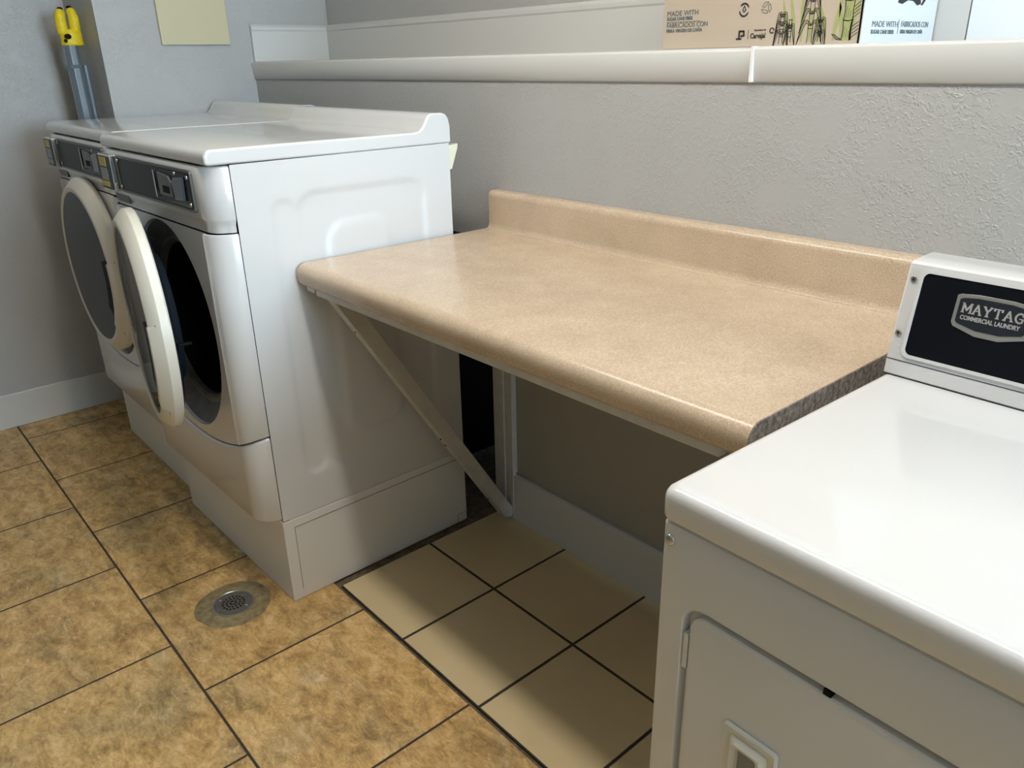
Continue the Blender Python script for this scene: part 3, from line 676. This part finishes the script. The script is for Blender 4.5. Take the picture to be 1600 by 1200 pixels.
def bent(x, z, dx, up_, down, n=9):
    return [(x+dx*(t/n), z+up_*math.sin(PI*min(1, t/n*1.15)*.5)*(1 if t/n < .45 else 1)-down*max(0, t/n-.4)**1.2*1.9) for t in range(n+1)]
def plant(x, z, h, w_, k, sp):
    """ringed stalk with pairs of drooping leaves"""
    n = 4
    for i in range(n):
        a, b = z+h*i/n, z+h*(i+1)/n
        stroke(b_, [(x-w_, a), (x-w_*.85, (a+b)/2), (x-w_, b)], .0009, YB); stroke(b_, [(x+w_, a), (x+w_*.85, (a+b)/2), (x+w_, b)], .0011, YB)
        stroke(b_, [(x-w_, b), (x, b-.001), (x+w_, b)], .0011, YB)
    for q in range(k):
        zz = z+h*(.30+.6*q/max(1, k-1)) if k > 1 else z+h*.6
        for sg in (-1, 1): outl(bent(x, zz, sg*sp*(1-.12*q), .012, .044), .0027)
for k in range(9):      # pale green leaves behind
    x = 2.345+.016*k; hh = rnd.uniform(.05, .09); dx = rnd.uniform(-.02, .02); n = 8
    c = [(x+dx*(i/n)**1.5, 1.388+hh*i/n*1.25) for i in range(n+1)]
    for i in range(n):
        a, b = .0040*math.sin(PI*(.1+.9*i/n)), .0040*math.sin(PI*(.1+.9*(i+1)/n))
        prism(g_, [(c[i][0]-a, c[i][1]), (c[i][0]+a, c[i][1]), (c[i+1][0]+b, c[i+1][1]), (c[i+1][0]-b, c[i+1][1])], 'y', YB, YB-.0001)
prism(g_, [(2.4585, 1.388), (2.4745, 1.388), (2.4745, 1.52), (2.4585, 1.52)], 'y', YB, YB-.0001)
plant(2.334, 1.386, .052, .0040, 3, .018); plant(2.352, 1.388, .040, .003, 1, .012)
plant(2.394, 1.386, .10, .0048, 4, .026); plant(2.414, 1.388, .036, .003, 2, .014)
for i in range(4):       # tall ringed cane at the corner
    a, b = 1.389+.033*i, 1.389+.033*(i+1)
    stroke(b_, [(2.4575, a), (2.4590, (a+b)/2), (2.4575, b)], .0015, YB); stroke(b_, [(2.4755, a), (2.4742, (a+b)/2), (2.4755, b)], .0013, YB)
    stroke(b_, [(2.4570, b), (2.4665, b-.0015), (2.4762, b)], .0016, YB)
    for q in range(3): stroke(b_, [(2.461+.004*q, a+.004), (2.462+.004*q, b-.010-.004*q)], .0004, YB)
    for q in range(4): stroke(b_, [(2.476, a+.006*q+.004), (2.487, a+.006*q+.012)], .0009, YB)
outl([(2.456, 1.390), (2.449, 1.392), (2.443, 1.397), (2.438, 1.399)], .0022)
mesh('cane_leaves_print', g_, M_green, t); mesh('cane_print', b_, M_ink, t)
mesh('edge_strip', B(BX1-.0055, BX1-.0022, BY0-.0006, BY0, zb, zb+.299), M_blk, t)  # thin black strip along the front corner edge
# end panel prints (daylit side)
def et(s, y, z, size, sx=1, bold=0): return text(s, size, M_ink2, ep, 'printed_text', Matrix.Translation((BX1+.0004, y, z)) @ Me, .0003, sx, bold)
et('MADE WITH', .080, 1.410, .0145, 1.30); et('SUGAR CANE FIBER', .080, 1.3985, .0095, 1.10, .0003)
et('FABRICADOS CON', .198, 1.411, .0145, .98); et('FIBRA VIRGEN DE CAÑA', .198, 1.3995, .0092, .98, .0003)
b_ = nb(); stroke(b_, [(.188, 1.399), (.188, 1.424)], .001, BX1, .0004, 'yz')
prism(b_, [(.172, 1.452), (.176, 1.470), (.262, 1.470), (.270, 1.452), (.255, 1.449), (.235, 1.4565), (.212, 1.4570), (.190, 1.450)], 'x', BX1, BX1+.0006)
prism(b_, [(.278, 1.450), (.288, 1.458), (.287, 1.470), (.276, 1.470), (.277, 1.458), (.270, 1.450)], 'x', BX1, BX1+.0006)
mesh('hand_hole', b_, M_ink, ep)

# ------------------------------------------------------------------ plate on the side wall
t = mesh('cover_plate', B(XP, XP+.012, -.330, -.068, 1.443, 1.80), M_cream, bev=.004, label='plain cream cover plate on the grey wall above the far washer', cat='wall plate')

# ------------------------------------------------------------------ grey pole with yellow grip in the corner
px_, py_ = -.150, -.592
t = empty('utility_pole', (px_, py_, 0), label='grey two-tube pole with yellow prongs standing in the wall corner', cat='pole')
def flat_tube(bm, x, y, z0, z1, rx, ry, n=8):
    return loft(bm, [[(x+rx*math.cos(2*PI*(i+.5)/n), y+ry*math.sin(2*PI*(i+.5)/n), z) for i in range(n)] for z in (z0, z1)], True, True, True)
bm = nb(); flat_tube(bm, 0, -.006, .0, 1.452, .024, .026); mesh('tube', bm, M_pole, t, bev=.002)
bm = nb(); flat_tube(bm, .004, .028, .0, 1.38, .012, .010); mesh('tube', bm, M_pole, t, bev=.002)
bm = nb(); cyl(bm, (0, -.006, 1.37), .0265, .012, 'z', 8); mesh('collar', bm, M_pole, t)
bm = nb()
loft(bm, [[(rx*math.cos(2*PI*i/20), .003+ry*math.sin(2*PI*i/20), z) for i in range(20)] for rx, ry, z in ((.024, .034, 1.446), (.027, .038, 1.450), (.026, .036, 1.465), (.028, .037, 1.48), (.026, .036, 1.492), (.02, .03, 1.50))], True, True, True)
gr = mesh('grip', bm, M_yellow, t, smooth=True)
for dy, zt_, nm in ((-.022, 1.566, 0), (.022, 1.571, 0)):
    bm = nb(); tube(bm, [(0, dy*.9, 1.485), (0, dy*1.0, 1.51), (.002, dy*1.02, 1.54), (0, dy*.8, zt_-.008), (0, dy*.7, zt_)], [.018, .0185, .018, .0155, .009], 14)
    pg = mesh('prong', bm, M_yellow, t, smooth=True)
    mesh('prong_tip', sph(nb(), (0, dy*.7, zt_+.001), .009, 1, 1.1, .7), M_blk, pg, smooth=True)
bm = nb(); sph(bm, (.026, -.014, 1.476), .010, .3, 1.2, .9); sph(bm, (.026, -.024, 1.462), .006, .5, 1, 1); mesh('printed_mark', bm, M_blk, gr)

# ------------------------------------------------------------------ floor drain
t = empty('floor_drain', (1.392, -.876, 0), label='round metal floor drain set in a mortar ring before the near washer', cat='drain')
bm = nb(); n = 48; out = []
rr_ = random.Random(3)
amp = [1+.02*math.sin(3*a*2*PI/n+1)+.014*rr_.uniform(-1, 1) for a in range(n)]
for r, z in ((.100, .0005), (.098, .0018), (.058, .0016), (.057, .003)):
    out.append([(r*(amp[i] if r > .08 else 1)*math.cos(2*PI*i/n), r*(amp[i] if r > .08 else 1)*math.sin(2*PI*i/n), z) for i in range(n)])
loft(bm, out, True, False, True); mesh('mortar_ring', bm, mat('mortar_ring', (.25, .195, .10), .8, bump=(120, .8, .003), var=(50, .35, 5)), t, smooth=True)
bm = nb(); loft(bm, [[(r*math.cos(2*PI*i/n), r*math.sin(2*PI*i/n), z) for i in range(n)] for r, z in ((.056, .002), (.0555, .0045), (.053, .005), (.0515, .0038))]); mesh('rim', bm, M_steel, t, smooth=True)
bm = nb(); cyl(bm, (0, 0, .0028), .052, .0012, 'z', 48); g = mesh('grate', bm, mat('dull_grate', (.20, .195, .18), .5, metal=.7, var=(80, .2, 3)), t)
hb = nb()
for rad, cnt in ((.008, 6), (.018, 12), (.028, 18)):
    for i in range(cnt):
        a = 2*PI*i/cnt; box(hb, rad*math.cos(a)-.0027, rad*math.cos(a)+.0027, rad*math.sin(a)-.0027, rad*math.sin(a)+.0027, .0039, .0042)
mesh('grate_holes', hb, M_blk, g)
for a in (0, PI): mesh('grate_screw', sph(nb(), (.041*math.cos(a+.6), .041*math.sin(a+.6), .004), .004, 1, 1, .4), M_steel, g)
